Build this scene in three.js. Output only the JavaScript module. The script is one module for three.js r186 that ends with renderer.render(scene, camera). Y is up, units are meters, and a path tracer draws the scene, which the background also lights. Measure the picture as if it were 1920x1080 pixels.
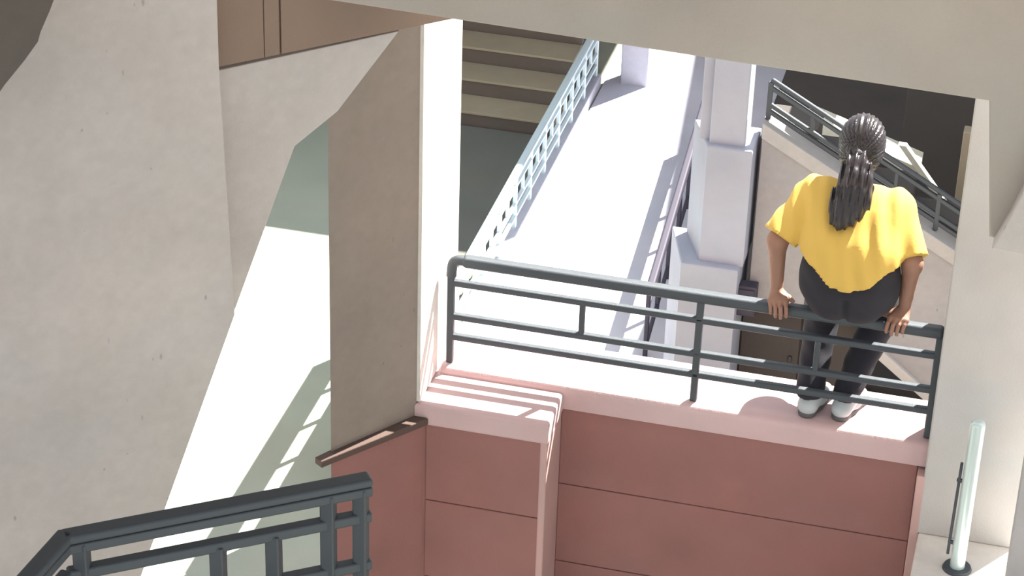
import * as THREE from 'three';
import { RoundedBoxGeometry } from 'three/addons/geometries/RoundedBoxGeometry.js';
import { MarchingCubes } from 'three/addons/objects/MarchingCubes.js';
import { mergeGeometries, mergeVertices } from 'three/addons/utils/BufferGeometryUtils.js';

// ---------------------------------------------------------------- camera, sky, sun, exposure
// World: x runs along the pink parapet (right), z out of it towards the camera, y = 0 is the top of the parapet.
const scene = new THREE.Scene();
const FOCAL = 4600;                                                   // pixels, for a 1080 high frame
const camera = new THREE.PerspectiveCamera(2 * Math.atan(540 / FOCAL) * 180 / Math.PI, 1920 / 1080, 0.1, 200);
camera.position.set(1.237, 5.5, 8.588);
{ const f = new THREE.Vector3(-0.1992, -0.5, -0.8428), u = new THREE.Vector3(-0.147, 0.866, -0.479);
  const r = f.clone().cross(u).normalize(), up = r.clone().cross(f).normalize();
  camera.quaternion.setFromRotationMatrix(new THREE.Matrix4().makeBasis(r, up, f.clone().normalize().negate())); }

const renderer = new THREE.WebGLRenderer({ antialias: true });
renderer.toneMapping = THREE.LinearToneMapping;
renderer.toneMappingExposure = 1.68;
renderer.shadowMap.enabled = true;

const SUN_EL = 50 * Math.PI / 180, SUN_DIR = new THREE.Vector3(0.547 * Math.cos(SUN_EL), Math.sin(SUN_EL), -0.837 * Math.cos(SUN_EL));
// hazy summer sky: near white at the horizon, soft blue overhead, a broad glow round the sun; the same all round
{ const W = 256, H = 128, data = new Float32Array(W * H * 4), d = new THREE.Vector3();
  for (let j = 0; j < H; j++) for (let i = 0; i < W; i++) {
    const el = ((j + 0.5) / H - 0.5) * Math.PI, az = ((i + 0.5) / W - 0.5) * 2 * Math.PI; d.set(Math.cos(az) * Math.cos(el), Math.sin(el), Math.sin(az) * Math.cos(el));
    const up = Math.max(0, d.y), k = Math.pow(1 - up, 2.2), glow = 0.5 * Math.pow(Math.max(0, d.dot(SUN_DIR)), 6), o = (j * W + i) * 4;
    const c = [0.78, 0.84, 0.92].map((z, n) => z + ([1.08, 1.04, 1.0][n] - z) * k + glow * [1.0, 0.96, 0.88][n]);
    for (let n = 0; n < 3; n++) data[o + n] = c[n]; data[o + 3] = 1;
  }
  const t = new THREE.DataTexture(data, W, H, THREE.RGBAFormat, THREE.FloatType); t.mapping = THREE.EquirectangularReflectionMapping; t.magFilter = t.minFilter = THREE.LinearFilter; t.needsUpdate = true;
  scene.background = t; scene.environment = t; }
scene.environmentIntensity = scene.backgroundIntensity = 0.72;

const sun = new THREE.DirectionalLight(new THREE.Color(1.0, 0.95, 0.86), 13.0);
sun.name = 'sun';
sun.position.copy(SUN_DIR).multiplyScalar(40);
sun.target.position.set(0, 0, 0);
sun.castShadow = true;
sun.shadow.mapSize.set(4096, 4096);
Object.assign(sun.shadow.camera, { left: -14, right: 14, top: 14, bottom: -14, near: 1, far: 90 });
scene.add(sun, sun.target);

// ---------------------------------------------------------------- helpers
let seed = 7;
const rnd = () => { seed = (seed + 0x6d2b79f5) | 0; let t = Math.imul(seed ^ (seed >>> 15), 1 | seed); t = (t + Math.imul(t ^ (t >>> 7), 61 | t)) ^ t; return ((t ^ (t >>> 14)) >>> 0) / 4294967296; };
const used = new Map();
function numbered(name) { const n = used.get(name) ?? 0; used.set(name, n + 1); return n ? `${name}_${String(n).padStart(3, '0')}` : name; }
function tag(o, label, category, group) { o.userData.label = label; o.userData.category = category; if (group) o.userData.group = group; return o; }
function thing(name, label, category, [x, y, z] = [0, 0, 0], group) {
  const o = new THREE.Group(); o.name = numbered(name); o.position.set(x, y, z); scene.add(o);
  return tag(o, label, category, group);
}
function mesh(name, geometry, material, parent = scene) {
  const o = new THREE.Mesh(geometry, material); o.name = parent === scene ? numbered(name) : name;
  o.castShadow = o.receiveShadow = true;
  if (parent !== scene && parent.children.some((c) => c.name === name)) { let k = 1; while (parent.children.some((c) => c.name === `${name}_${String(k).padStart(3, '0')}`)) k++; o.name = `${name}_${String(k).padStart(3, '0')}`; }
  parent.add(o); return o;
}
function struct(name, geometry, material, parent) { const o = mesh(name, geometry, material, parent); if (!parent) o.userData.kind = 'structure'; return o; }
// texture coordinates in metres, taken from the side each face looks to
function metric(g) {
  g = g.index ? g.toNonIndexed() : g;
  const p = g.attributes.position, uv = new Float32Array(p.count * 2), a = new THREE.Vector3(), b = new THREE.Vector3(), c = new THREE.Vector3();
  for (let i = 0; i < p.count; i += 3) {
    a.fromBufferAttribute(p, i); b.fromBufferAttribute(p, i + 1); c.fromBufferAttribute(p, i + 2);
    const n = b.clone().sub(a).cross(c.clone().sub(a)).normalize(), ax = Math.abs(n.x), ay = Math.abs(n.y), az = Math.abs(n.z);
    [a, b, c].forEach((v, k) => { const o = (i + k) * 2; if (ay > ax && ay > az) { uv[o] = v.x; uv[o + 1] = v.z; } else { const l = Math.hypot(n.x, n.z) || 1; uv[o] = (v.x * n.z - v.z * n.x) / l; uv[o + 1] = v.y; } });
  }
  g.setAttribute('uv', new THREE.BufferAttribute(uv, 2)); return g;
}
const shapeOf = (pts) => new THREE.Shape(pts.map(([x, y]) => new THREE.Vector2(x, y)));
function prism(plan, y0, y1, bevel = 0.006) {                         // plan: [x, z] corners
  const g = new THREE.ExtrudeGeometry(shapeOf(plan.map(([x, z]) => [x, -z])), { depth: y1 - y0 - 2 * bevel, bevelEnabled: bevel > 0, bevelSize: bevel, bevelThickness: bevel, bevelOffset: -bevel, bevelSegments: 2 });
  g.rotateX(-Math.PI / 2); g.translate(0, y0 + bevel, 0); return metric(g);
}
function slab(pts, dir, offset, thick, bevel = 0.006) {               // an upright slab: pts are [along dir, y]; its face lies `offset` along the normal
  const n = new THREE.Vector3(-dir.z, 0, dir.x);
  const g = new THREE.ExtrudeGeometry(shapeOf(pts), { depth: thick - 2 * bevel, bevelEnabled: bevel > 0, bevelSize: bevel, bevelThickness: bevel, bevelOffset: -bevel, bevelSegments: 2 });
  g.translate(0, 0, -thick + bevel);
  g.applyMatrix4(new THREE.Matrix4().makeBasis(dir, new THREE.Vector3(0, 1, 0), n).setPosition(n.clone().multiplyScalar(offset))); return metric(g);
}
const box = (x0, x1, y0, y1, z0, z1, r = 0.006) => { const g = new RoundedBoxGeometry(x1 - x0, y1 - y0, z1 - z0, 2, r); g.translate((x0 + x1) / 2, (y0 + y1) / 2, (z0 + z1) / 2); return metric(g); };
const V = (x, y, z) => new THREE.Vector3(x, y, z);
function bar(a, b, w, h, r = 0.006, over = 0) {                       // a rounded square bar from a to b; w across, h high
  const d = b.clone().sub(a), l = d.length(), g = new RoundedBoxGeometry(w, h, l + over * 2, 3, r);
  d.normalize(); const up0 = Math.abs(d.y) > 0.95 ? V(0, 0, 1) : V(0, 1, 0), x = up0.clone().cross(d).normalize(), y = d.clone().cross(x);
  g.applyMatrix4(new THREE.Matrix4().makeBasis(x, y, d).setPosition(a.clone().lerp(b, 0.5))); return g;
}

// ---------------------------------------------------------------- textures and materials
const hash = (x, y, s) => { let h = Math.imul(x, 374761393) + Math.imul(y, 668265263) + Math.imul(s, 974711); h = Math.imul(h ^ (h >>> 13), 1274126177); return ((h ^ (h >>> 16)) >>> 0) / 4294967296; };
function value(x, y, period, s) {
  const xi = Math.floor(x), yi = Math.floor(y), fx = x - xi, fy = y - yi, u = fx * fx * (3 - 2 * fx), v = fy * fy * (3 - 2 * fy), w = (a) => ((a % period) + period) % period;
  const a = hash(w(xi), w(yi), s), b = hash(w(xi + 1), w(yi), s), c = hash(w(xi), w(yi + 1), s), d = hash(w(xi + 1), w(yi + 1), s);
  return a + (b - a) * u + (c - a) * v + (a - b - c + d) * u * v;
}
function fbm(x, y, base, oct, s) { let t = 0, amp = 0.5, sum = 0; for (let i = 0, p = base; i < oct; i++, p *= 2, amp *= 0.55) { t += amp * value(x * p, y * p, p, s + i); sum += amp; } return t / sum; }
function texture(size, fn, srgb) {
  const data = new Uint8Array(size * size * 4);
  for (let j = 0; j < size; j++) for (let i = 0; i < size; i++) { const c = fn(i / size, j / size), o = (j * size + i) * 4; data[o] = Math.min(255, Math.max(0, c[0] * 255)); data[o + 1] = Math.min(255, Math.max(0, c[1] * 255)); data[o + 2] = Math.min(255, Math.max(0, c[2] * 255)); data[o + 3] = 255; }
  const t = new THREE.DataTexture(data, size, size); t.wrapS = t.wrapT = THREE.RepeatWrapping; t.magFilter = THREE.LinearFilter; t.minFilter = THREE.LinearMipmapLinearFilter; t.generateMipmaps = true;
  if (srgb) t.colorSpace = THREE.SRGBColorSpace; t.needsUpdate = true; return t;
}
const grainTex = texture(512, (x, y) => { const g = 0.5 * fbm(x, y, 6, 6, 3) + 0.5 * fbm(x, y, 90, 2, 11); return [g, g, g]; });
// plaster: cloudy tone with a few small pits and drips
const spots = []; for (let i = 0; i < 12; i++) spots.push([rnd(), rnd(), 0.002 + 0.003 * rnd(), 0.06 + 0.12 * rnd(), 1 + 2 * rnd()]);
const plasterTex = texture(1024, (x, y) => {
  let t = 0.93 + 0.11 * (fbm(x, y, 3, 5, 21) - 0.5) + 0.05 * (fbm(x, y, 40, 3, 31) - 0.5);
  for (const [sx, sy, r, k, st] of spots) { const d = Math.hypot(x - sx, (y - sy) / st) / r; if (d < 1) t -= k * (1 - d * d); }
  const w = fbm(x, y, 4, 3, 77) - 0.5; return [t + 0.015 * w, t, t - 0.02 * w];
}, true);
const paintTex = texture(512, (x, y) => { const t = 0.93 + 0.14 * (fbm(x, y, 3, 5, 51) - 0.5), w = fbm(x, y, 5, 3, 57) - 0.5; return [t + 0.03 * w, t - 0.01 * w, t - 0.03 * w]; }, true);
const clothTex = texture(256, (x, y) => { const t = 0.5 + 0.25 * Math.sin(x * 2 * Math.PI * 64) * Math.sin(y * 2 * Math.PI * 64) + 0.3 * (fbm(x, y, 8, 4, 91) - 0.5); return [t, t, t]; });
function rep(t, k) { const c = t.clone(); c.repeat.set(k, k); c.needsUpdate = true; return c; }
function wallMat(r, g, b, { map = plasterTex, k = 0.7, rough = 0.85, bump = 0.0015 } = {}) {
  return new THREE.MeshStandardMaterial({ color: new THREE.Color().setRGB(r, g, b), map: rep(map, k), bumpMap: rep(grainTex, 2), bumpScale: bump, roughness: rough });
}
const M = {
  beige: wallMat(0.60, 0.56, 0.54),
  beigeWarm: wallMat(0.475, 0.43, 0.385, { map: paintTex, k: 0.6 }),
  brown: wallMat(0.29, 0.21, 0.165, { map: paintTex }),
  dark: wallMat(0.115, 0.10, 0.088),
  pillar: wallMat(0.30, 0.25, 0.215),  // shaded-face tone; the sunlit reveal is painted pale instead
  white: wallMat(0.56, 0.545, 0.535, { map: paintTex }),
  cream: wallMat(0.78, 0.76, 0.64),
  pave: wallMat(0.40, 0.43, 0.36, { map: paintTex, k: 0.4 }),
  pink: wallMat(0.66, 0.47, 0.475, { map: paintTex }),
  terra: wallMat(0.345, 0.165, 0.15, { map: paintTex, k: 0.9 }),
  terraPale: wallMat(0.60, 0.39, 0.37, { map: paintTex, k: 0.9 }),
  trim: wallMat(0.11, 0.07, 0.058, { map: paintTex }),
  teal: wallMat(0.40, 0.47, 0.43, { map: paintTex }),
  lavender: wallMat(0.60, 0.61, 0.71),
  column: wallMat(0.42, 0.44, 0.53, { map: paintTex }),
  shadeLavender: wallMat(0.66, 0.66, 0.76, { map: paintTex, k: 0.4 }),  // lavender carries the tint of the shaded court floor
  grey: wallMat(0.40, 0.39, 0.405),
  greyPale: wallMat(0.48, 0.465, 0.46),
  inner: wallMat(0.085, 0.075, 0.07, { map: paintTex }),  // dark paint that deepens the interior shade; the cupboard shares it
  shadeGrey: wallMat(0.17, 0.175, 0.155, { map: paintTex, k: 0.5 }),  // grey carries the deeper shade before the stair
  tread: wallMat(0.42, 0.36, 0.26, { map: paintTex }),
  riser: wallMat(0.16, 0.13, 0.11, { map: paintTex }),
  iron: new THREE.MeshStandardMaterial({ color: new THREE.Color().setRGB(0.06, 0.072, 0.086), roughness: 0.42, metalness: 0.25, bumpMap: rep(grainTex, 6), bumpScale: 0.0005 }),
  ironBlue: new THREE.MeshStandardMaterial({ color: new THREE.Color().setRGB(0.62, 0.76, 0.82), roughness: 0.45, metalness: 0.1 }),
  ironDark: new THREE.MeshStandardMaterial({ color: new THREE.Color().setRGB(0.05, 0.045, 0.07), roughness: 0.6, metalness: 0.1 }),
  sunPale: wallMat(0.80, 0.76, 0.72),  // pale paint standing in for sunlight on reveal and landing
  steel: new THREE.MeshStandardMaterial({ color: new THREE.Color().setRGB(0.62, 0.74, 0.74), roughness: 0.35, metalness: 0.35 }),
};

// ---------------------------------------------------------------- the court and the far buildings
const AX = V(1, 0, 0), D2 = V(Math.cos(38 * Math.PI / 180), 0, -Math.sin(38 * Math.PI / 180));
struct('floor', box(-9, 7, -3.3, -3, -16, 7, 0.02), M.pave);
struct('shade_wall_left', box(-5.6, -5.25, -3, 0.0, -18, -6.6, 0.01), M.teal);  // unseen wall added to block sky light under the canopy
struct('wall_back', box(-9, 7, -3, 1.5, -18.4, -18, 0.01), M.beige);
// unseen canopy and roofs added to cast the shade on stair and court, carried by the back wall and columns out of sight
struct('shade_roof', box(-6, -0.92, 0.0, 0.14, -18, -8.27, 0.01), M.beige);
struct('shade_roof', prism([[0.75, -18], [1.60, -10.1], [6.5, -10.1], [6.5, -18]], 3.0, 3.16, 0.01), M.beige);      // added unseen, high up, to cast the shade edging the sunlit court
struct('wall_right_far', box(6.2, 6.5, -3, 3.0, -17.9, -10.2, 0.01), M.beige);
struct('shade_roof', box(0.25, 6.5, 0.0, 0.14, -10.4, -7.15, 0.01), M.beige);                                              // added unseen to darken the flight; narrow slot shaped to let sun in
struct('shade_roof', box(0.25, 6.5, 0.0, 0.14, -6.75, -5.3, 0.01), M.beige);
struct('shade_roof', box(1.6, 6.5, 0.0, 0.14, -7.16, -6.74, 0.01), M.beige);
struct('shade_roof', box(0.25, 0.62, 0.0, 0.14, -7.16, -6.74, 0.01), M.beige);
struct('floor_3', box(-0.86, 6.5, -3.05, -2.97, -14.5, -4.75, 0.004), M.inner);  // dark slab, its colour standing in for floor shade in the interior
struct('floor_4', box(-2.25, -0.86, -3.05, -2.985, -16, -4.0, 0.004), M.shadeLavender);  // strip coloured to give the court floor its shade tone
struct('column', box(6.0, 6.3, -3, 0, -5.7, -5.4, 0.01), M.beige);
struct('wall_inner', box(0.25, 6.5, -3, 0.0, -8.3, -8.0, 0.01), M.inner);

struct('floor_2', prism([[-3.25, -8.05], [-2.36, -8.05], [-2.36, -4.6], [-2.8, -4.6], [-2.95, -6.2], [-3.25, -6.2]], -3.05, -2.975, 0.004), M.shadeGrey);  // darker slab where the floor is only in deeper shade

// the dark stair going up and away on the left
{ const t = thing('staircase', 'dark shaded staircase with pale treads, far left of the opening behind the bluish balustrade', 'staircase', [-3.6, -3, -8.07]);
  for (let k = 0; k < 7; k++) {
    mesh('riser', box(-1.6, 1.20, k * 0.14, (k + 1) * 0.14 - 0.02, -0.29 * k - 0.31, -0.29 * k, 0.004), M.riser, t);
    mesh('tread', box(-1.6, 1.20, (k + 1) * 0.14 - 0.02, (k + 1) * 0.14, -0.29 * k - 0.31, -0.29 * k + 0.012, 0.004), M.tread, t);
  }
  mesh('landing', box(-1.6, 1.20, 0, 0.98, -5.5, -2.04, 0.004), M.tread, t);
}

// a railing of one round-edged handrail, three bars, posts and short balusters
function railing(t, a, b, posts, balusters, m, { H = 0.50, bars = [0.39, 0.228, 0.128], lift = [0.228, 0.39], drop = 0, hand = 0.05 } = {}) {
  const at = (s, y) => a.clone().lerp(b, s).add(V(0, y, 0)), len = a.distanceTo(b);
  mesh('handrail', bar(at(0, H), at(1, H), hand * 1.1, hand, 0.016), m, t);
  for (const y of bars) mesh('bar', bar(at(0, y), at(1, y), 0.028, 0.028, 0.008), m, t);
  for (const s of posts) mesh('post', bar(at(s, -drop), at(s, H - 0.015), 0.03, 0.03, 0.006), m, t);
  for (const s of balusters) mesh('baluster', bar(at(s, lift[0]), at(s, lift[1]), 0.024, 0.024, 0.005), m, t);
}
{ const t = thing('balustrade', 'sunlit pale blue balustrade on a low kerb, running away beside the dark stair', 'railing', [-2.3, -3, -5.0]);
  mesh('kerb', box(-0.07, 0.04, 0, 0.12, -4.1, 0.5, 0.008), M.lavender, t);
  const ps = [], bs = []; for (let k = 0; k <= 10; k++) ps.push(k / 10); for (let k = 0; k < 10; k++) bs.push((k + 0.5) / 10);
  railing(t, V(0, 0.11, 0.4), V(0, 0.11, -4.05), ps, bs, M.ironBlue, { H: 0.44, bars: [0.34, 0.2, 0.1], lift: [0.2, 0.34] }); }
{ const t = thing('railing', 'dark purplish railing seen almost end on, at the right edge of the white sunlit court', 'railing', [-1.08, -3, -5.1]);
  const ps = []; for (let k = 0; k <= 6; k++) ps.push(k / 6);
  railing(t, V(0, 0, 0), V(-0.18, 0, -3.2), ps, [], M.ironDark, { bars: [0.40, 0.1] }); }
tag(mesh('pier', box(-2.12, -1.9, -3, -1.4, -9.4, -9.18, 0.012), M.lavender), 'pale lavender square pier at the far end of the blue balustrade', 'pier');

// slotted parapet standing behind the pillar; its shadow falls on the cream paving
{ const t = thing('parapet', 'low slotted parapet behind the pillar, shading the cream paving at lower left', 'parapet', [-2.5, -3, -3.0]);
  mesh('low_wall', box(0, 0.04, 0, 0.89, -2.35, 0, 0.006), M.cream, t);
  mesh('top_beam', box(0, 0.04, 1.128, 1.41, -2.35, 0, 0.006), M.cream, t);
  for (let k = 0; k < 6; k++) mesh('post', box(0.005, 0.035, 0.88, 1.135, -0.1 - k * 0.44, -0.07 - k * 0.44, 0.004), M.cream, t);
  mesh('shade_return', box(0.036, 0.55, 0, 1.62, -0.04, 0, 0.006), M.cream, t); }  // unseen wall added to extend the shade over the near paving

// column on a pedestal, middle distance
{ const t = thing('pedestal_column', 'pale lavender square column on a broader stepped pedestal, left of the person', 'column', [-0.56, -3, -4.5]);
  mesh('shaft', box(-0.10, 0.115, 1.98, 4.2, -0.12, 0.10, 0.012), M.column, t);
  mesh('pilaster', box(-0.17, -0.085, 1.98, 4.2, -0.14, 0.05, 0.012), M.column, t);
  mesh('pedestal', prism([[-0.24, -0.2], [-0.10, 0.14], [0.17, 0.14], [0.17, -0.2]], 1.2, 1.99, 0.012), M.column, t);
  mesh('plinth', prism([[-0.34, -0.25], [-0.2, 0.2], [0.15, 0.2], [0.15, -0.25]], 0, 1.21, 0.012), M.column, t); }

// the flight that comes down to the right behind the person
{ const t = thing('stair_flight', 'grey stair side wall sloping down to the right behind the person, with a pale capping', 'staircase', [0, 0, -4.5]);
  mesh('side_wall', slab([[-0.36, -0.955], [2.4, -2.47], [2.4, -3], [1.33, -3], [0.33, -2.22], [0.33, -2.16], [-0.36, -2.16]], AX, 0, 0.16), M.grey, t);
  mesh('capping', slab([[-0.36, -0.87], [2.4, -2.385], [2.4, -2.485], [-0.36, -0.97]], AX, 0.03, 0.24), M.greyPale, t);
  mesh('edge_strip', slab([[0.33, -2.16], [0.36, -2.19], [1.36, -2.98], [1.27, -2.98], [0.33, -2.25]], AX, 0.03, 0.08), M.white, t);
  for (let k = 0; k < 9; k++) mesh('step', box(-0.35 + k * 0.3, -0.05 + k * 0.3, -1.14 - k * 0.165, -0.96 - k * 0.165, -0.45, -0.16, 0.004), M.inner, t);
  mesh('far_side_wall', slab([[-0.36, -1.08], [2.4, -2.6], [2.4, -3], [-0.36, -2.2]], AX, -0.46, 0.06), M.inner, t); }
{ const t = thing('railing', 'dark sloping stair railing following the grey flight, passing behind the head', 'railing', [0, 0, -4.55]);
  const ps = [], bs = []; for (let k = 0; k <= 5; k++) ps.push(k / 5); for (let k = 0; k < 5; k++) bs.push((k + 0.5) / 5);
  railing(t, V(-0.34, -0.865, 0), V(2.3, -2.315, 0), ps, bs, M.iron, { H: 0.25, bars: [0.20, 0.09, 0.045], lift: [0.09, 0.20], hand: 0.03, drop: 0.01 }); }
{ const t = thing('sun_strips', 'added cream strips standing in for sun patches glimpsed in the dark opening right of the head', 'sun_strip', [0, 0, -5.75]);  // made-up strips, cream colour standing in for sunlit patches
  mesh('lit_strip', slab([[-0.24, -1.42], [0.52, -1.66], [0.52, -1.74], [-0.24, -1.50]], AX, 0.0, 0.24), M.cream, t);
  mesh('slope', slab([[0.37, -1.49], [0.42, -1.49], [0.72, -1.86], [0.67, -1.86]], AX, 0.06, 0.06), M.cream, t);
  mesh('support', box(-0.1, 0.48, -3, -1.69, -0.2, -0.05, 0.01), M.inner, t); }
tag(mesh('post', box(0.775, 0.83, -3, -1.22, -5.55, -5.45, 0.008), M.tread), 'slim ochre post in the dark opening beside the right column', 'post');
{ const t = thing('storage_cupboard', 'dark brown cupboard under the stair flight, behind the railing left of the legs', 'cupboard', [-0.46, -3, -4.62]);
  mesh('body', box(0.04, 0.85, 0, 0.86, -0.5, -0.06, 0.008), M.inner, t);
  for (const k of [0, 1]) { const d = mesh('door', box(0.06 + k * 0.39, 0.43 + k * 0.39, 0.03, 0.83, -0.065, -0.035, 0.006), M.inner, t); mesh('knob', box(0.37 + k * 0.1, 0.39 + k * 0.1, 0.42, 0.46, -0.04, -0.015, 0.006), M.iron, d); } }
{ const t = thing('meter_box', 'small black box on the grey wall above the railing, left of the left hand', 'box', [-0.365, -2.05, -4.494]);
  mesh('case', prism([[-0.065, 0], [-0.065, 0.09], [0.065, 0.09], [0.065, 0]], -0.11, 0.10, 0.008), M.ironDark, t);
  mesh('lid', box(-0.055, 0.055, -0.09, 0.08, 0.085, 0.1, 0.004), M.ironDark, t); }

// ---------------------------------------------------------------- the pink parapet, ledges, pillar, lintel
{ const w = struct('wall_front', box(-0.60, 0.955, -3, -0.10, -0.27, 0.022, 0.006), M.terra);
  let y = -0.122; for (const h of [0.385, 0.405, 0.4, 0.4, 0.4]) { mesh('wall_panel', box(-0.553, 0.952, y - h, y, 0.0, 0.03, 0.005), M.terra, w); y -= h + 0.004; } }
struct('trim_1', (() => {                                            // coping of the right-hand parapet, its top edge rounded
  const s = new THREE.Shape(); s.moveTo(0.28, -0.115); s.lineTo(-0.048, -0.115); s.lineTo(-0.05, -0.035); s.quadraticCurveTo(-0.05, 0, -0.015, 0); s.lineTo(0.28, 0); s.closePath();
  const g = new THREE.ExtrudeGeometry(s, { depth: 2.075, bevelEnabled: false, curveSegments: 8 }); g.rotateY(Math.PI / 2); g.translate(-1.08, 0, 0); return metric(g); })(), M.pink);
{ const w = struct('wall_front_left', prism([[-1.5, -0.27], [-0.57, -0.27], [-0.57, 0.272], [-1.09, 0.272], [-1.372, 0.66], [-1.56, -0.2]], -3, -0.13, 0.004), M.terra);
  let y = -0.135; for (const h of [0.395, 0.40, 0.4]) { mesh('wall_panel', box(-1.078, -0.572, y - h, y, 0.25, 0.28, 0.005), M.terra, w); y -= h + 0.004; }
  mesh('sunlit_end', box(-0.585, -0.553, -1.6, -0.135, 0.0, 0.284, 0.008), M.terraPale, w); }  // paler terracotta on the end face paints in its sunlight
struct('trim_2', (() => {                                             // lower coping in front of the pillar foot
  const s = new THREE.Shape(); s.moveTo(-1.12, -0.27); s.lineTo(-1.12, 0.31); s.lineTo(-1.06, 0.31); s.lineTo(-0.545, 0.31); s.lineTo(-0.545, 0.05); s.lineTo(-0.545, -0.27); s.closePath();
  const pts = s.getPoints().map((p) => [p.x, p.y]); return prism(pts, -0.135, -0.035, 0.012); })(), M.pink);
struct('trim_3', prism([[-1.06, 0.315], [-1.385, 0.745], [-1.42, 0.72], [-1.13, 0.26]], -0.128, -0.095, 0.004), M.trim);
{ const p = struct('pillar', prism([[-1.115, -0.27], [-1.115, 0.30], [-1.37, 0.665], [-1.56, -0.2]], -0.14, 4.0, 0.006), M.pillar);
  mesh('sunlit_reveal', prism([[-1.115, -0.275], [-1.115, 0.298], [-1.1, 0.298], [-1.1, -0.275]], -0.03, 3.9, 0.002), M.sunPale, p); }  // added pale sheet paints sunlight onto the pillar reveal
struct('wall_upper', slab([[-1.33, 2.003], [1.055, 1.946], [1.119, 1.432], [3.2, 1.30], [3.2, 4.8], [-1.33, 4.8]], AX, 0.9, 0.22), M.beigeWarm);
{ const b = struct('beam', slab([[-2.3, 1.757], [-1.028, 1.827], [-1.028, 4.5], [-2.3, 4.5]], D2, -0.16, 0.19), M.brown);
  for (const [s0, s1] of [[-2.3, -1.789], [-1.787, -1.730], [-1.724, -1.027]]) mesh('beam_panel', slab([[s0, 1.757 + (s0 + 2.3) * 0.055], [s1, 1.757 + (s1 + 2.3) * 0.055], [s1, 4.5], [s0, 4.5]], D2, -0.148, 0.02, 0.003), M.brown, b); }
struct('wall_left', slab([[-1.975, 4.6], [-1.982, 1.815], [-1.954, 0.79], [-2.334, -0.213], [-2.42, -0.448], [-2.75, -1.4], [-5.5, -1.4], [-5.5, 4.6]], D2, -0.07, 0.12), M.beige);
struct('wall_left_lower', slab([[-2.03, 1.73], [-1.95, 1.738], [-1.249, 1.785], [-1.492, 1.497], [-1.662, 1.382], [-1.926, 0.697], [-2.1, 0.66], [-2.2, 0.66]], D2, -0.20, 0.085, 0.004), M.beige);
struct('stair_soffit', slab([[-2.66, 2.46], [-2.70, 2.37], [-2.735, 2.30], [-2.745, 2.27], [-2.79, 2.215], [-2.86, 2.14], [-2.88, 2.115], [-3.2, 1.70], [-3.6, 1.70], [-3.6, 3.2], [-2.3, 3.2]], D2, 0.5, 0.35), M.dark);  // dark base colour paints in the shade on this piece

struct('shade_slab', box(-7, 5, 3.78, 3.98, 0.66, 4.2, 0.01), M.beige);                                           // unseen slab added overhead to darken the tops of the walls

// right column, landing, pier
struct('column_right', box(0.985, 1.385, -0.41, 4.5, -0.12, 0.10, 0.008), M.white);
struct('landing', box(0.992, 3.2, -0.62, -0.41, -0.12, 1.4, 0.008), M.sunPale);  // pale colour stands in for sunlight on the landing
struct('wall_right_end', box(0.955, 0.992, -3, -0.13, -0.2, 0.10, 0.006), M.terraPale);
struct('wall_under_landing', box(1.01, 3.2, -3, -0.62, -0.1, 1.3, 0.008), M.terraPale);
struct('pier_right', box(1.36, 2.2, -0.41, 1.0, 0.42, 0.6, 0.008), M.greyPale);
struct('stair_underside', slab([[1.135, 1.43], [1.18, 1.56], [1.25, 1.80], [2.6, 4.0], [2.6, 1.35]], AX, 0.98, 0.085), M.beige);
{ const t = thing('pipe_post', 'short pale steel pipe standing in front of the right-hand column', 'pipe', [1.17, -0.41, 0.3]);
  const tube = new THREE.LatheGeometry([[0.0001, 0], [0.03, 0], [0.03, 0.695], [0.026, 0.708], [0.016, 0.714], [0.0001, 0.715]].map(([x, y]) => new THREE.Vector2(x, y)), 28);
  mesh('tube', tube, M.steel, t);
  const fl = new THREE.CylinderGeometry(0.055, 0.06, 0.012, 28); fl.translate(0, 0.006, 0); mesh('flange', fl, M.iron, t);
  mesh('shade_strip', bar(V(-0.045, 0.06, -0.01), V(-0.04, 0.50, -0.01), 0.012, 0.02, 0.004), M.iron, t);  // dark strip added in place of the shade beside the pipe
  for (const y of [0.12, 0.42]) mesh('clip', bar(V(-0.05, y, -0.01), V(-0.01, y, 0), 0.012, 0.016, 0.003), M.iron, t); }

// ---------------------------------------------------------------- railings near the camera
{ const t = thing('railing', 'dark metal railing on the pink parapet in the opening, the person sits on it', 'railing', [0, 0, 0]);
  const m = M.iron, hand = 0.05;
  { const path = new THREE.CurvePath(); path.add(new THREE.LineCurve3(V(0.975, 0.5, 0), V(-0.99, 0.5, 0)));
    mesh('handrail', bar(V(-1.005, 0.5, 0), V(0.985, 0.5, 0), 0.055, hand, 0.018), m, t);
    const c = new THREE.CubicBezierCurve3(V(-1.0, 0.5, 0), V(-1.045, 0.5, 0), V(-1.052, 0.495, 0), V(-1.054, 0.42, 0)); const g = new THREE.TubeGeometry(c, 14, 0.022, 12); mesh('bend', g, m, t); }
  for (const y of [0.39, 0.228, 0.128]) mesh('bar', bar(V(-1.05, y, 0), V(0.975, y, 0), 0.03, 0.03, 0.009), m, t);
  for (const x of [-1.054, 0, 0.972]) mesh('post', bar(V(x, 0, 0), V(x, x < -1 ? 0.43 : 0.49, 0), 0.03, 0.03, 0.006), m, t);
  for (const x of [-0.49, 0.49]) mesh('baluster', bar(V(x, 0.228, 0), V(x, 0.39, 0), 0.024, 0.024, 0.005), m, t); }
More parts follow.
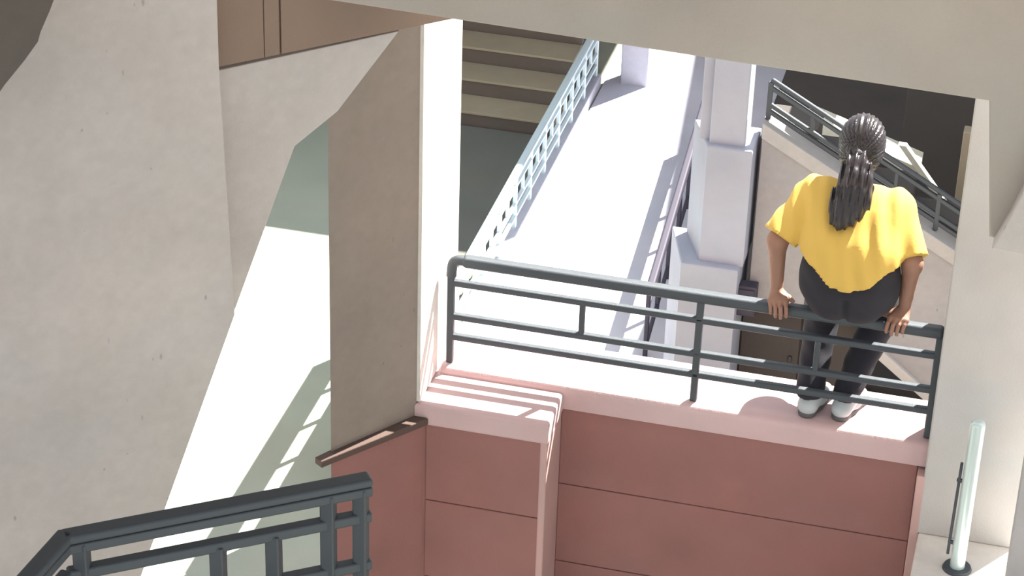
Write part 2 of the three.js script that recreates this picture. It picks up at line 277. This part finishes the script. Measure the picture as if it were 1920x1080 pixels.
{ const t = thing('railing', 'near dark railing at lower left with square balusters and a mitred corner', 'railing', [-1.475, 0.56, 2.961]);
  const a = V(0, 0, 0), b = V(0.805, 0, -0.571), c = V(-0.06, 0, 0.62), m = M.iron, L = (s, y) => a.clone().lerp(b, s).add(V(0, y, 0));
  mesh('handrail', bar(L(-0.01, 0.485), L(1, 0.485), 0.062, 0.032, 0.012), m, t); mesh('under_rail', bar(L(-0.01, 0.448), L(1, 0.448), 0.052, 0.036, 0.008), m, t);
  mesh('handrail', bar(V(0, 0.485, 0), V(c.x, 0.485, c.z), 0.062, 0.032, 0.012, 0.02), m, t); mesh('under_rail', bar(V(0, 0.448, 0), V(c.x, 0.448, c.z), 0.052, 0.036, 0.008, 0.02), m, t);
  for (const y of [0.345, 0.155]) { mesh('bar', bar(L(0, y), L(1, y), 0.042, 0.04, 0.010), m, t); mesh('bar', bar(V(0, y, 0), V(c.x, y, c.z), 0.042, 0.04, 0.010), m, t); }
  for (const s of [0.05, 0.855, 0.965]) mesh('post', bar(L(s, 0), L(s, 0.46), 0.046, 0.046, 0.006), m, t);
  for (const s of [0.485, 0.67]) mesh('baluster', bar(L(s, 0.155), L(s, 0.345), 0.046, 0.046, 0.006), m, t); }
struct('stair_landing', prism([[-1.62, 3.75], [-1.42, 3.75], [-1.38, 3.02], [-0.60, 2.46], [-0.68, 2.34], [-1.54, 2.92]], -3, 0.565, 0.008), M.beige);

// ---------------------------------------------------------------- the person: one surface from joined tapered limbs
const cap = (a, b, ra, rb = ra) => (p) => { const abx = b[0] - a[0], aby = b[1] - a[1], abz = b[2] - a[2], px = p[0] - a[0], py = p[1] - a[1], pz = p[2] - a[2];
  const t = Math.min(1, Math.max(0, (px * abx + py * aby + pz * abz) / (abx * abx + aby * aby + abz * abz || 1)));
  return Math.hypot(px - abx * t, py - aby * t, pz - abz * t) - (ra + (rb - ra) * t); };
const ell = (c, r) => (p) => { const x = (p[0] - c[0]) / r[0], y = (p[1] - c[1]) / r[1], z = (p[2] - c[2]) / r[2], k = Math.hypot(x, y, z); return (k - 1) * Math.min(...r); };
const smin = (a, b, k) => { const h = Math.max(k - Math.abs(a - b), 0) / k; return Math.min(a, b) - h * h * k * 0.25; };
const smin3 = (f, g, k) => (p) => smin(f(p), g(p), k);
const join = (list, k) => (p) => { let d = 1e9; for (const f of list) d = smin(d, f(p), k); return d; };
function surface(f, lo, hi, cell) {
  const size = Math.max(hi[0] - lo[0], hi[1] - lo[1], hi[2] - lo[2]) + 6 * cell, n = Math.ceil(size / cell), half = n / 2, c = [0, 1, 2].map((i) => (lo[i] + hi[i]) / 2);
  const mc = new MarchingCubes(n, new THREE.MeshStandardMaterial(), false, false, 400000); mc.isolation = 0;
  const s = size / 2;
  for (let k = 0; k < n; k++) for (let j = 0; j < n; j++) for (let i = 0; i < n; i++) {
    const p = [c[0] + ((i - half) / half) * s, c[1] + ((j - half) / half) * s, c[2] + ((k - half) / half) * s];
    const out = p[0] < lo[0] - 2 * cell || p[0] > hi[0] + 2 * cell || p[1] < lo[1] - 2 * cell || p[1] > hi[1] + 2 * cell || p[2] < lo[2] - 2 * cell || p[2] > hi[2] + 2 * cell;
    mc.field[k * n * n + j * n + i] = out ? -1 : -f(p);
  }
  mc.update();
  let g = new THREE.BufferGeometry(); g.setAttribute('position', new THREE.BufferAttribute(mc.positionArray.slice(0, mc.count * 3), 3));
  g.scale(s, s, s); g.translate(...c); g = mergeVertices(g, cell * 0.02); g.computeVertexNormals();
  const p = g.attributes.position, uv = new Float32Array(p.count * 2); for (let i = 0; i < p.count; i++) { uv[2 * i] = p.getX(i) + p.getZ(i) * 0.7; uv[2 * i + 1] = p.getY(i); } g.setAttribute('uv', new THREE.BufferAttribute(uv, 2));
  return g;
}
{
  const J = {
    hip: [[0.515, 0.672, 0.0], [0.665, 0.672, 0.0]], knee: [[0.475, 0.385, -0.29], [0.715, 0.385, -0.30]], ankle: [[0.472, 0.09, -0.055], [0.618, 0.09, -0.075]],
    sho: [[0.392, 0.965, -0.145], [0.735, 0.955, -0.145]], elb: [[0.284, 0.79, -0.03], [0.825, 0.785, -0.01]], wri: [[0.298, 0.58, -0.035], [0.815, 0.578, -0.03]],
    neck: [0.567, 1.015, -0.17], head: [0.562, 1.16, -0.215],
  };
  const torso = [cap([0.525, 0.672, 0.01], [0.655, 0.672, 0.01], 0.108), cap([0.525, 0.76, -0.02], [0.645, 0.76, -0.02], 0.098), cap([0.495, 0.875, -0.085], [0.645, 0.875, -0.085], 0.104), cap(J.sho[0], J.sho[1], 0.062), cap([0.45, 0.925, -0.13], [0.68, 0.915, -0.13], 0.085)];
  const skin = new THREE.MeshPhysicalMaterial({ color: new THREE.Color().setRGB(0.29, 0.155, 0.11), roughness: 0.6, sheen: 0.2, sheenRoughness: 0.6, sheenColor: new THREE.Color(0.5, 0.3, 0.25) });
  const limbs = [];
  for (const s of [0, 1]) {
    limbs.push(cap(J.sho[s], J.elb[s], 0.047, 0.038), cap(J.elb[s], J.wri[s], 0.038, 0.026));
    limbs.push(cap(J.hip[s], J.knee[s], 0.072, 0.045), cap(J.knee[s], J.ankle[s], 0.044, 0.032));
    const calf = J.knee[s].map((v, i) => v * 0.62 + J.ankle[s][i] * 0.38); limbs.push(ell([calf[0], calf[1], calf[2] + 0.012], [0.040, 0.08, 0.040]));
    limbs.push(cap(J.ankle[s], [J.ankle[s][0] + 0.04, 0.05, J.ankle[s][2] - 0.12], 0.03, 0.026));
  }
  const h = J.head;
  const bodyF = join([...torso, ...limbs, cap(J.neck, [h[0], h[1] - 0.06, h[2] + 0.03], 0.052, 0.048)], 0.03);
  const body = surface((p) => bodyF(p), [0.22, 0.02, -0.42], [0.90, 1.14, 0.16], 0.011);
  // head with brow, nose, mouth, chin and ears, on a finer grid
  const faceF = join([ell([h[0], h[1] + 0.025, h[2]], [0.075, 0.098, 0.092]), ell([h[0], h[1] - 0.055, h[2] - 0.03], [0.056, 0.062, 0.062]), cap([h[0], h[1] - 0.005, h[2] - 0.092], [h[0], h[1] - 0.034, h[2] - 0.108], 0.009, 0.014),
    cap([h[0] - 0.018, h[1] - 0.066, h[2] - 0.088], [h[0] + 0.018, h[1] - 0.066, h[2] - 0.088], 0.009), ell([h[0], h[1] - 0.098, h[2] - 0.068], [0.024, 0.02, 0.022]), cap([h[0] - 0.04, h[1] + 0.018, h[2] - 0.082], [h[0] + 0.04, h[1] + 0.018, h[2] - 0.082], 0.013),
    ell([h[0] - 0.076, h[1] - 0.01, h[2] + 0.012], [0.010, 0.030, 0.020]), ell([h[0] + 0.076, h[1] - 0.01, h[2] + 0.012], [0.010, 0.030, 0.020]), cap(J.neck, [h[0], h[1] - 0.06, h[2] + 0.03], 0.05, 0.048)], 0.016);
  const eyes = [-1, 1].map((s) => ell([h[0] + s * 0.031, h[1] + 0.0, h[2] - 0.093], [0.014, 0.009, 0.012]));
  const headF = (p) => Math.max(faceF(p), -smin(eyes[0](p), eyes[1](p), 0.004) - 0.001);
  const headG = surface(headF, [h[0] - 0.10, h[1] - 0.15, h[2] - 0.13], [h[0] + 0.10, h[1] + 0.14, h[2] + 0.11], 0.005);
  // hands: palm on the handrail, four bent fingers over its near side, thumb along the top towards the body
  const hands = [0, 1].map((s) => {
    const m = s ? -1 : 1, w = J.wri[s], skew = s ? -0.012 : 0.012, parts = [cap(w, [w[0] + m * 0.004, 0.556, -0.02], 0.025, 0.024)];
    const kn = [0, 1, 2, 3].map((i) => [w[0] + m * (0.036 - i * 0.021) + skew, 0.546 - 0.002 * i, 0.026 - 0.004 * Math.abs(i - 1)]);
    for (const k of kn) parts.push(cap([w[0] + m * 0.002 + (k[0] - w[0]) * 0.55, 0.552, -0.02], k, 0.015, 0.0125));
    const palm = join(parts, 0.018), fingers = kn.map((k, i) => { const l = [0.9, 1, 0.95, 0.75][i], a = [k[0] + skew * 0.4, k[1] - 0.012, k[2] + 0.024 * l], b = [a[0] + skew * 0.3, a[1] - 0.030 * l, a[2] + 0.004], c = [b[0], b[1] - 0.020 * l, b[2] - 0.007];
      const f = [cap(k, a, 0.0098, 0.009), cap(a, b, 0.009, 0.0082), cap(b, c, 0.0082, 0.0072)]; return (p) => Math.min(f[0](p), f[1](p), f[2](p)); });
    const t0 = [w[0] + m * 0.022, 0.558, -0.026], t1 = [w[0] + m * 0.052, 0.548, -0.016], t2 = [w[0] + m * 0.074, 0.541, 0.0];
    const thumb = [cap(t0, t1, 0.0135, 0.0105), cap(t1, t2, 0.0105, 0.008)];
    const f = (p) => { let d = palm(p); for (const q of fingers) d = smin(d, q(p), 0.006); for (const q of thumb) d = smin(d, q(p), 0.008); return d; };
    return surface(f, [w[0] - 0.09, 0.46, -0.07], [w[0] + 0.09, 0.61, 0.08], 0.003);
  });
  const t = thing('person', 'person with a long dark ponytail in a yellow shirt, sitting on the railing', 'person', [0, 0, 0]);
  mesh('body', mergeGeometries([body, headG, ...hands]), skin, t);
  // shirt: loose, the hem dipping at the back
  const sleeve = [0, 1].map((s) => { const a = J.sho[s], b = J.elb[s]; return [a, a.map((v, i) => v + (b[i] - v) * 1.05)]; });
  const shirtBody = join([cap([0.525, 0.69, 0.022], [0.650, 0.69, 0.022], 0.137), cap([0.497, 0.80, -0.01], [0.668, 0.80, -0.01], 0.122), cap([0.475, 0.88, -0.085], [0.67, 0.88, -0.085], 0.118), cap([0.44, 0.94, -0.13], [0.70, 0.93, -0.13], 0.088), cap(J.sho[0], J.sho[1], 0.066)], 0.05);
  const shirtArm = [0, 1].map((s) => cap(sleeve[s][0], sleeve[s][1], 0.064, s ? 0.071 : 0.077));
  const cut = [0, 1].map((s) => { const [a, b] = [J.sho[s], J.elb[s]], l = Math.hypot(...a.map((v, i) => b[i] - v)), u = a.map((v, i) => (b[i] - v) / l), e = a.map((v, i) => v + (b[i] - v) * 0.92); return (p) => (p[0] - e[0]) * u[0] + (p[1] - e[1]) * u[1] + (p[2] - e[2]) * u[2]; });
  const fold = (p) => 0.0045 * Math.sin(p[0] * 46 + p[1] * 14) * Math.sin(p[1] * 19 + p[0] * 9 + 1) + 0.003 * Math.sin(p[0] * 90 + 20 * p[1]);
  const shirtF = (p) => {
    const w = fold(p), hem = 0.742 - 0.26 * Math.max(-0.1, p[2]) + 0.004 + Math.min(0.06, 2.9 * (p[0] - 0.585) ** 2) - p[1];
    let d = Math.max(shirtBody(p) + w, hem);
    for (const k of [0, 1]) d = smin(d, Math.max(shirtArm[k](p) + w, cut[k](p)), 0.02);
    return Math.max(d, -cap([0.565, 1.005, -0.18], [0.562, 1.175, -0.21], 0.058)(p));
  };
  mesh('shirt', surface(shirtF, [0.16, 0.62, -0.26], [0.95, 1.10, 0.18], 0.009), new THREE.MeshPhysicalMaterial({ color: new THREE.Color().setRGB(0.68, 0.45, 0.10), roughness: 0.85, sheen: 0.3, sheenColor: new THREE.Color(0.9, 0.75, 0.4), sheenRoughness: 0.5, bumpMap: rep(clothTex, 12), bumpScale: 0.0012 }), t);
  // trousers
  const tro = [cap([0.525, 0.602, 0.056], [0.655, 0.602, 0.056], 0.076), cap([0.515, 0.665, 0.012], [0.665, 0.665, 0.012], 0.126), cap([0.505, 0.735, 0.0], [0.67, 0.735, 0.0], 0.112)];
  for (const s of [0, 1]) tro.push(cap(J.hip[s], J.knee[s], 0.104, 0.078), cap(J.knee[s], J.ankle[s], 0.076, 0.056));
  const troBase = join(tro, 0.035);
  const troF = (p) => Math.max(troBase(p) + 0.003 * Math.sin(p[1] * 70 + p[0] * 30) * Math.sin(p[0] * 40), p[1] - 0.78, 0.085 - p[1]) + (p[2] > 0 && p[1] < 0.66 ? 0.012 * Math.exp(-(((p[0] - 0.59) / 0.014) ** 2)) * Math.min(1, p[2] * 12) : 0);
  mesh('trousers', surface(troF, [0.36, 0.06, -0.40], [0.83, 0.80, 0.14], 0.009), new THREE.MeshStandardMaterial({ color: new THREE.Color().setRGB(0.018, 0.017, 0.026), roughness: 0.8, bumpMap: rep(clothTex, 14), bumpScale: 0.001 }), t);
  // shoes: upper, sole, heel tab
  for (const s of [0, 1]) {
    const heel = s ? [0.598, 0, -0.012] : [0.462, 0, 0.002], toe = s ? [0.685, 0, -0.235] : [0.535, 0, -0.23], dir = [toe[0] - heel[0], toe[2] - heel[2]], l = Math.hypot(...dir), ux = dir[0] / l, uz = dir[1] / l;
    const at = (k, y) => [heel[0] + ux * k, y, heel[2] + uz * k];
    const upperF = join([cap(at(0.035, 0.05), at(0.06, 0.085), 0.036, 0.038), cap(at(0.035, 0.042), at(0.12, 0.052), 0.036, 0.04), cap(at(0.12, 0.045), at(l - 0.04, 0.034), 0.042, 0.030)], 0.03);
    const up = mesh('shoe', surface((p) => Math.max(upperF(p), 0.018 - p[1], p[1] - 0.105), [heel[0] - 0.07, 0, toe[2] - 0.05], [toe[0] + 0.07, 0.13, heel[2] + 0.05], 0.005), new THREE.MeshStandardMaterial({ color: new THREE.Color().setRGB(0.42, 0.46, 0.48), roughness: 0.6 }), t);
    const soleF = join([cap(at(0.034, 0.012), at(0.1, 0.012), 0.038, 0.034), cap(at(0.1, 0.012), at(l - 0.045, 0.012), 0.036, 0.042)], 0.02);
    mesh('sole', surface((p) => Math.max(soleF(p), p[1] - 0.024, 0.001 - p[1]), [heel[0] - 0.07, 0, toe[2] - 0.05], [toe[0] + 0.07, 0.04, heel[2] + 0.05], 0.004), new THREE.MeshStandardMaterial({ color: new THREE.Color().setRGB(0.10, 0.10, 0.10), roughness: 0.8 }), up);
  }
  // hair: cap drawn back to a tie, then a thick ponytail down the back
  const hairMat = new THREE.MeshPhysicalMaterial({ color: new THREE.Color().setRGB(0.018, 0.014, 0.018), roughness: 0.33, sheen: 0.35, sheenColor: new THREE.Color(0.35, 0.35, 0.6), sheenRoughness: 0.4 });
  const hc = [h[0], h[1] + 0.028, h[2] + 0.006], tie = [0.556, 1.18, -0.095];
  const capF = join([ell(hc, [0.092, 0.114, 0.110]), ell([h[0], h[1] - 0.03, h[2] + 0.045], [0.072, 0.07, 0.06]), cap([h[0], h[1] + 0.02, h[2] + 0.07], tie, 0.05, 0.028)], 0.03);
  const strand = (p, c) => { const a = Math.atan2(p[0] - c[0], p[1] - c[1]); return 0.0022 * Math.sin(a * 34) + 0.0012 * Math.sin(a * 61 + 1.3); };
  const hairF = (p) => { const face = Math.max(p[2] - (h[2] - 0.055), p[1] - (h[1] + 0.075)); return Math.max(capF(p) + strand(p, tie), -face * 0 + (p[2] < h[2] - 0.05 && p[1] < h[1] + 0.07 ? 0.02 : -1), h[1] - 0.085 - p[1]); };
  const hair = mesh('hair', surface(hairF, [h[0] - 0.11, h[1] - 0.11, h[2] - 0.13], [h[0] + 0.11, h[1] + 0.16, -0.03], 0.005), hairMat, t);
  const tailPts = [[0.558, 1.175, -0.10, 0.040], [0.566, 1.13, -0.06, 0.060], [0.568, 1.085, -0.022, 0.072], [0.560, 1.045, 0.008, 0.076], [0.548, 1.005, 0.032, 0.068], [0.538, 0.975, 0.048, 0.050], [0.530, 0.955, 0.056, 0.03]];
  const tailCaps = []; for (let i = 0; i + 1 < tailPts.length; i++) { const a = tailPts[i], b = tailPts[i + 1]; tailCaps.push([a, b]); }
  const squash = 1.9;                                                  // the tail is broader than deep
  const tailF = (p) => { let d = 1e9; for (const [a, b] of tailCaps) d = smin(d, cap([a[0], a[1], a[2] * squash], [b[0], b[1], b[2] * squash], a[3], b[3])([p[0], p[1], p[2] * squash]), 0.02);
    return d / 1.3 + 0.0035 * Math.sin(p[0] * 210 + p[1] * 22) + 0.002 * Math.sin(p[0] * 400 - p[1] * 30) + 0.006 * Math.max(0, Math.sin(p[0] * 70)) * Math.max(0, (1.0 - p[1]) * 10); };
  mesh('ponytail', surface(tailF, [0.44, 0.86, -0.16], [0.66, 1.24, 0.13], 0.0055), hairMat, t);
  const tg = new THREE.TorusGeometry(0.03, 0.010, 10, 24); tg.rotateX(-0.6); tg.translate(0.557, 1.17, -0.085); mesh('hair_tie', tg, new THREE.MeshStandardMaterial({ color: 0x15151c, roughness: 0.8 }), t);
}

scene.traverse((o) => { if (o.isMesh) o.castShadow = o.receiveShadow = true; });
renderer.render(scene, camera);
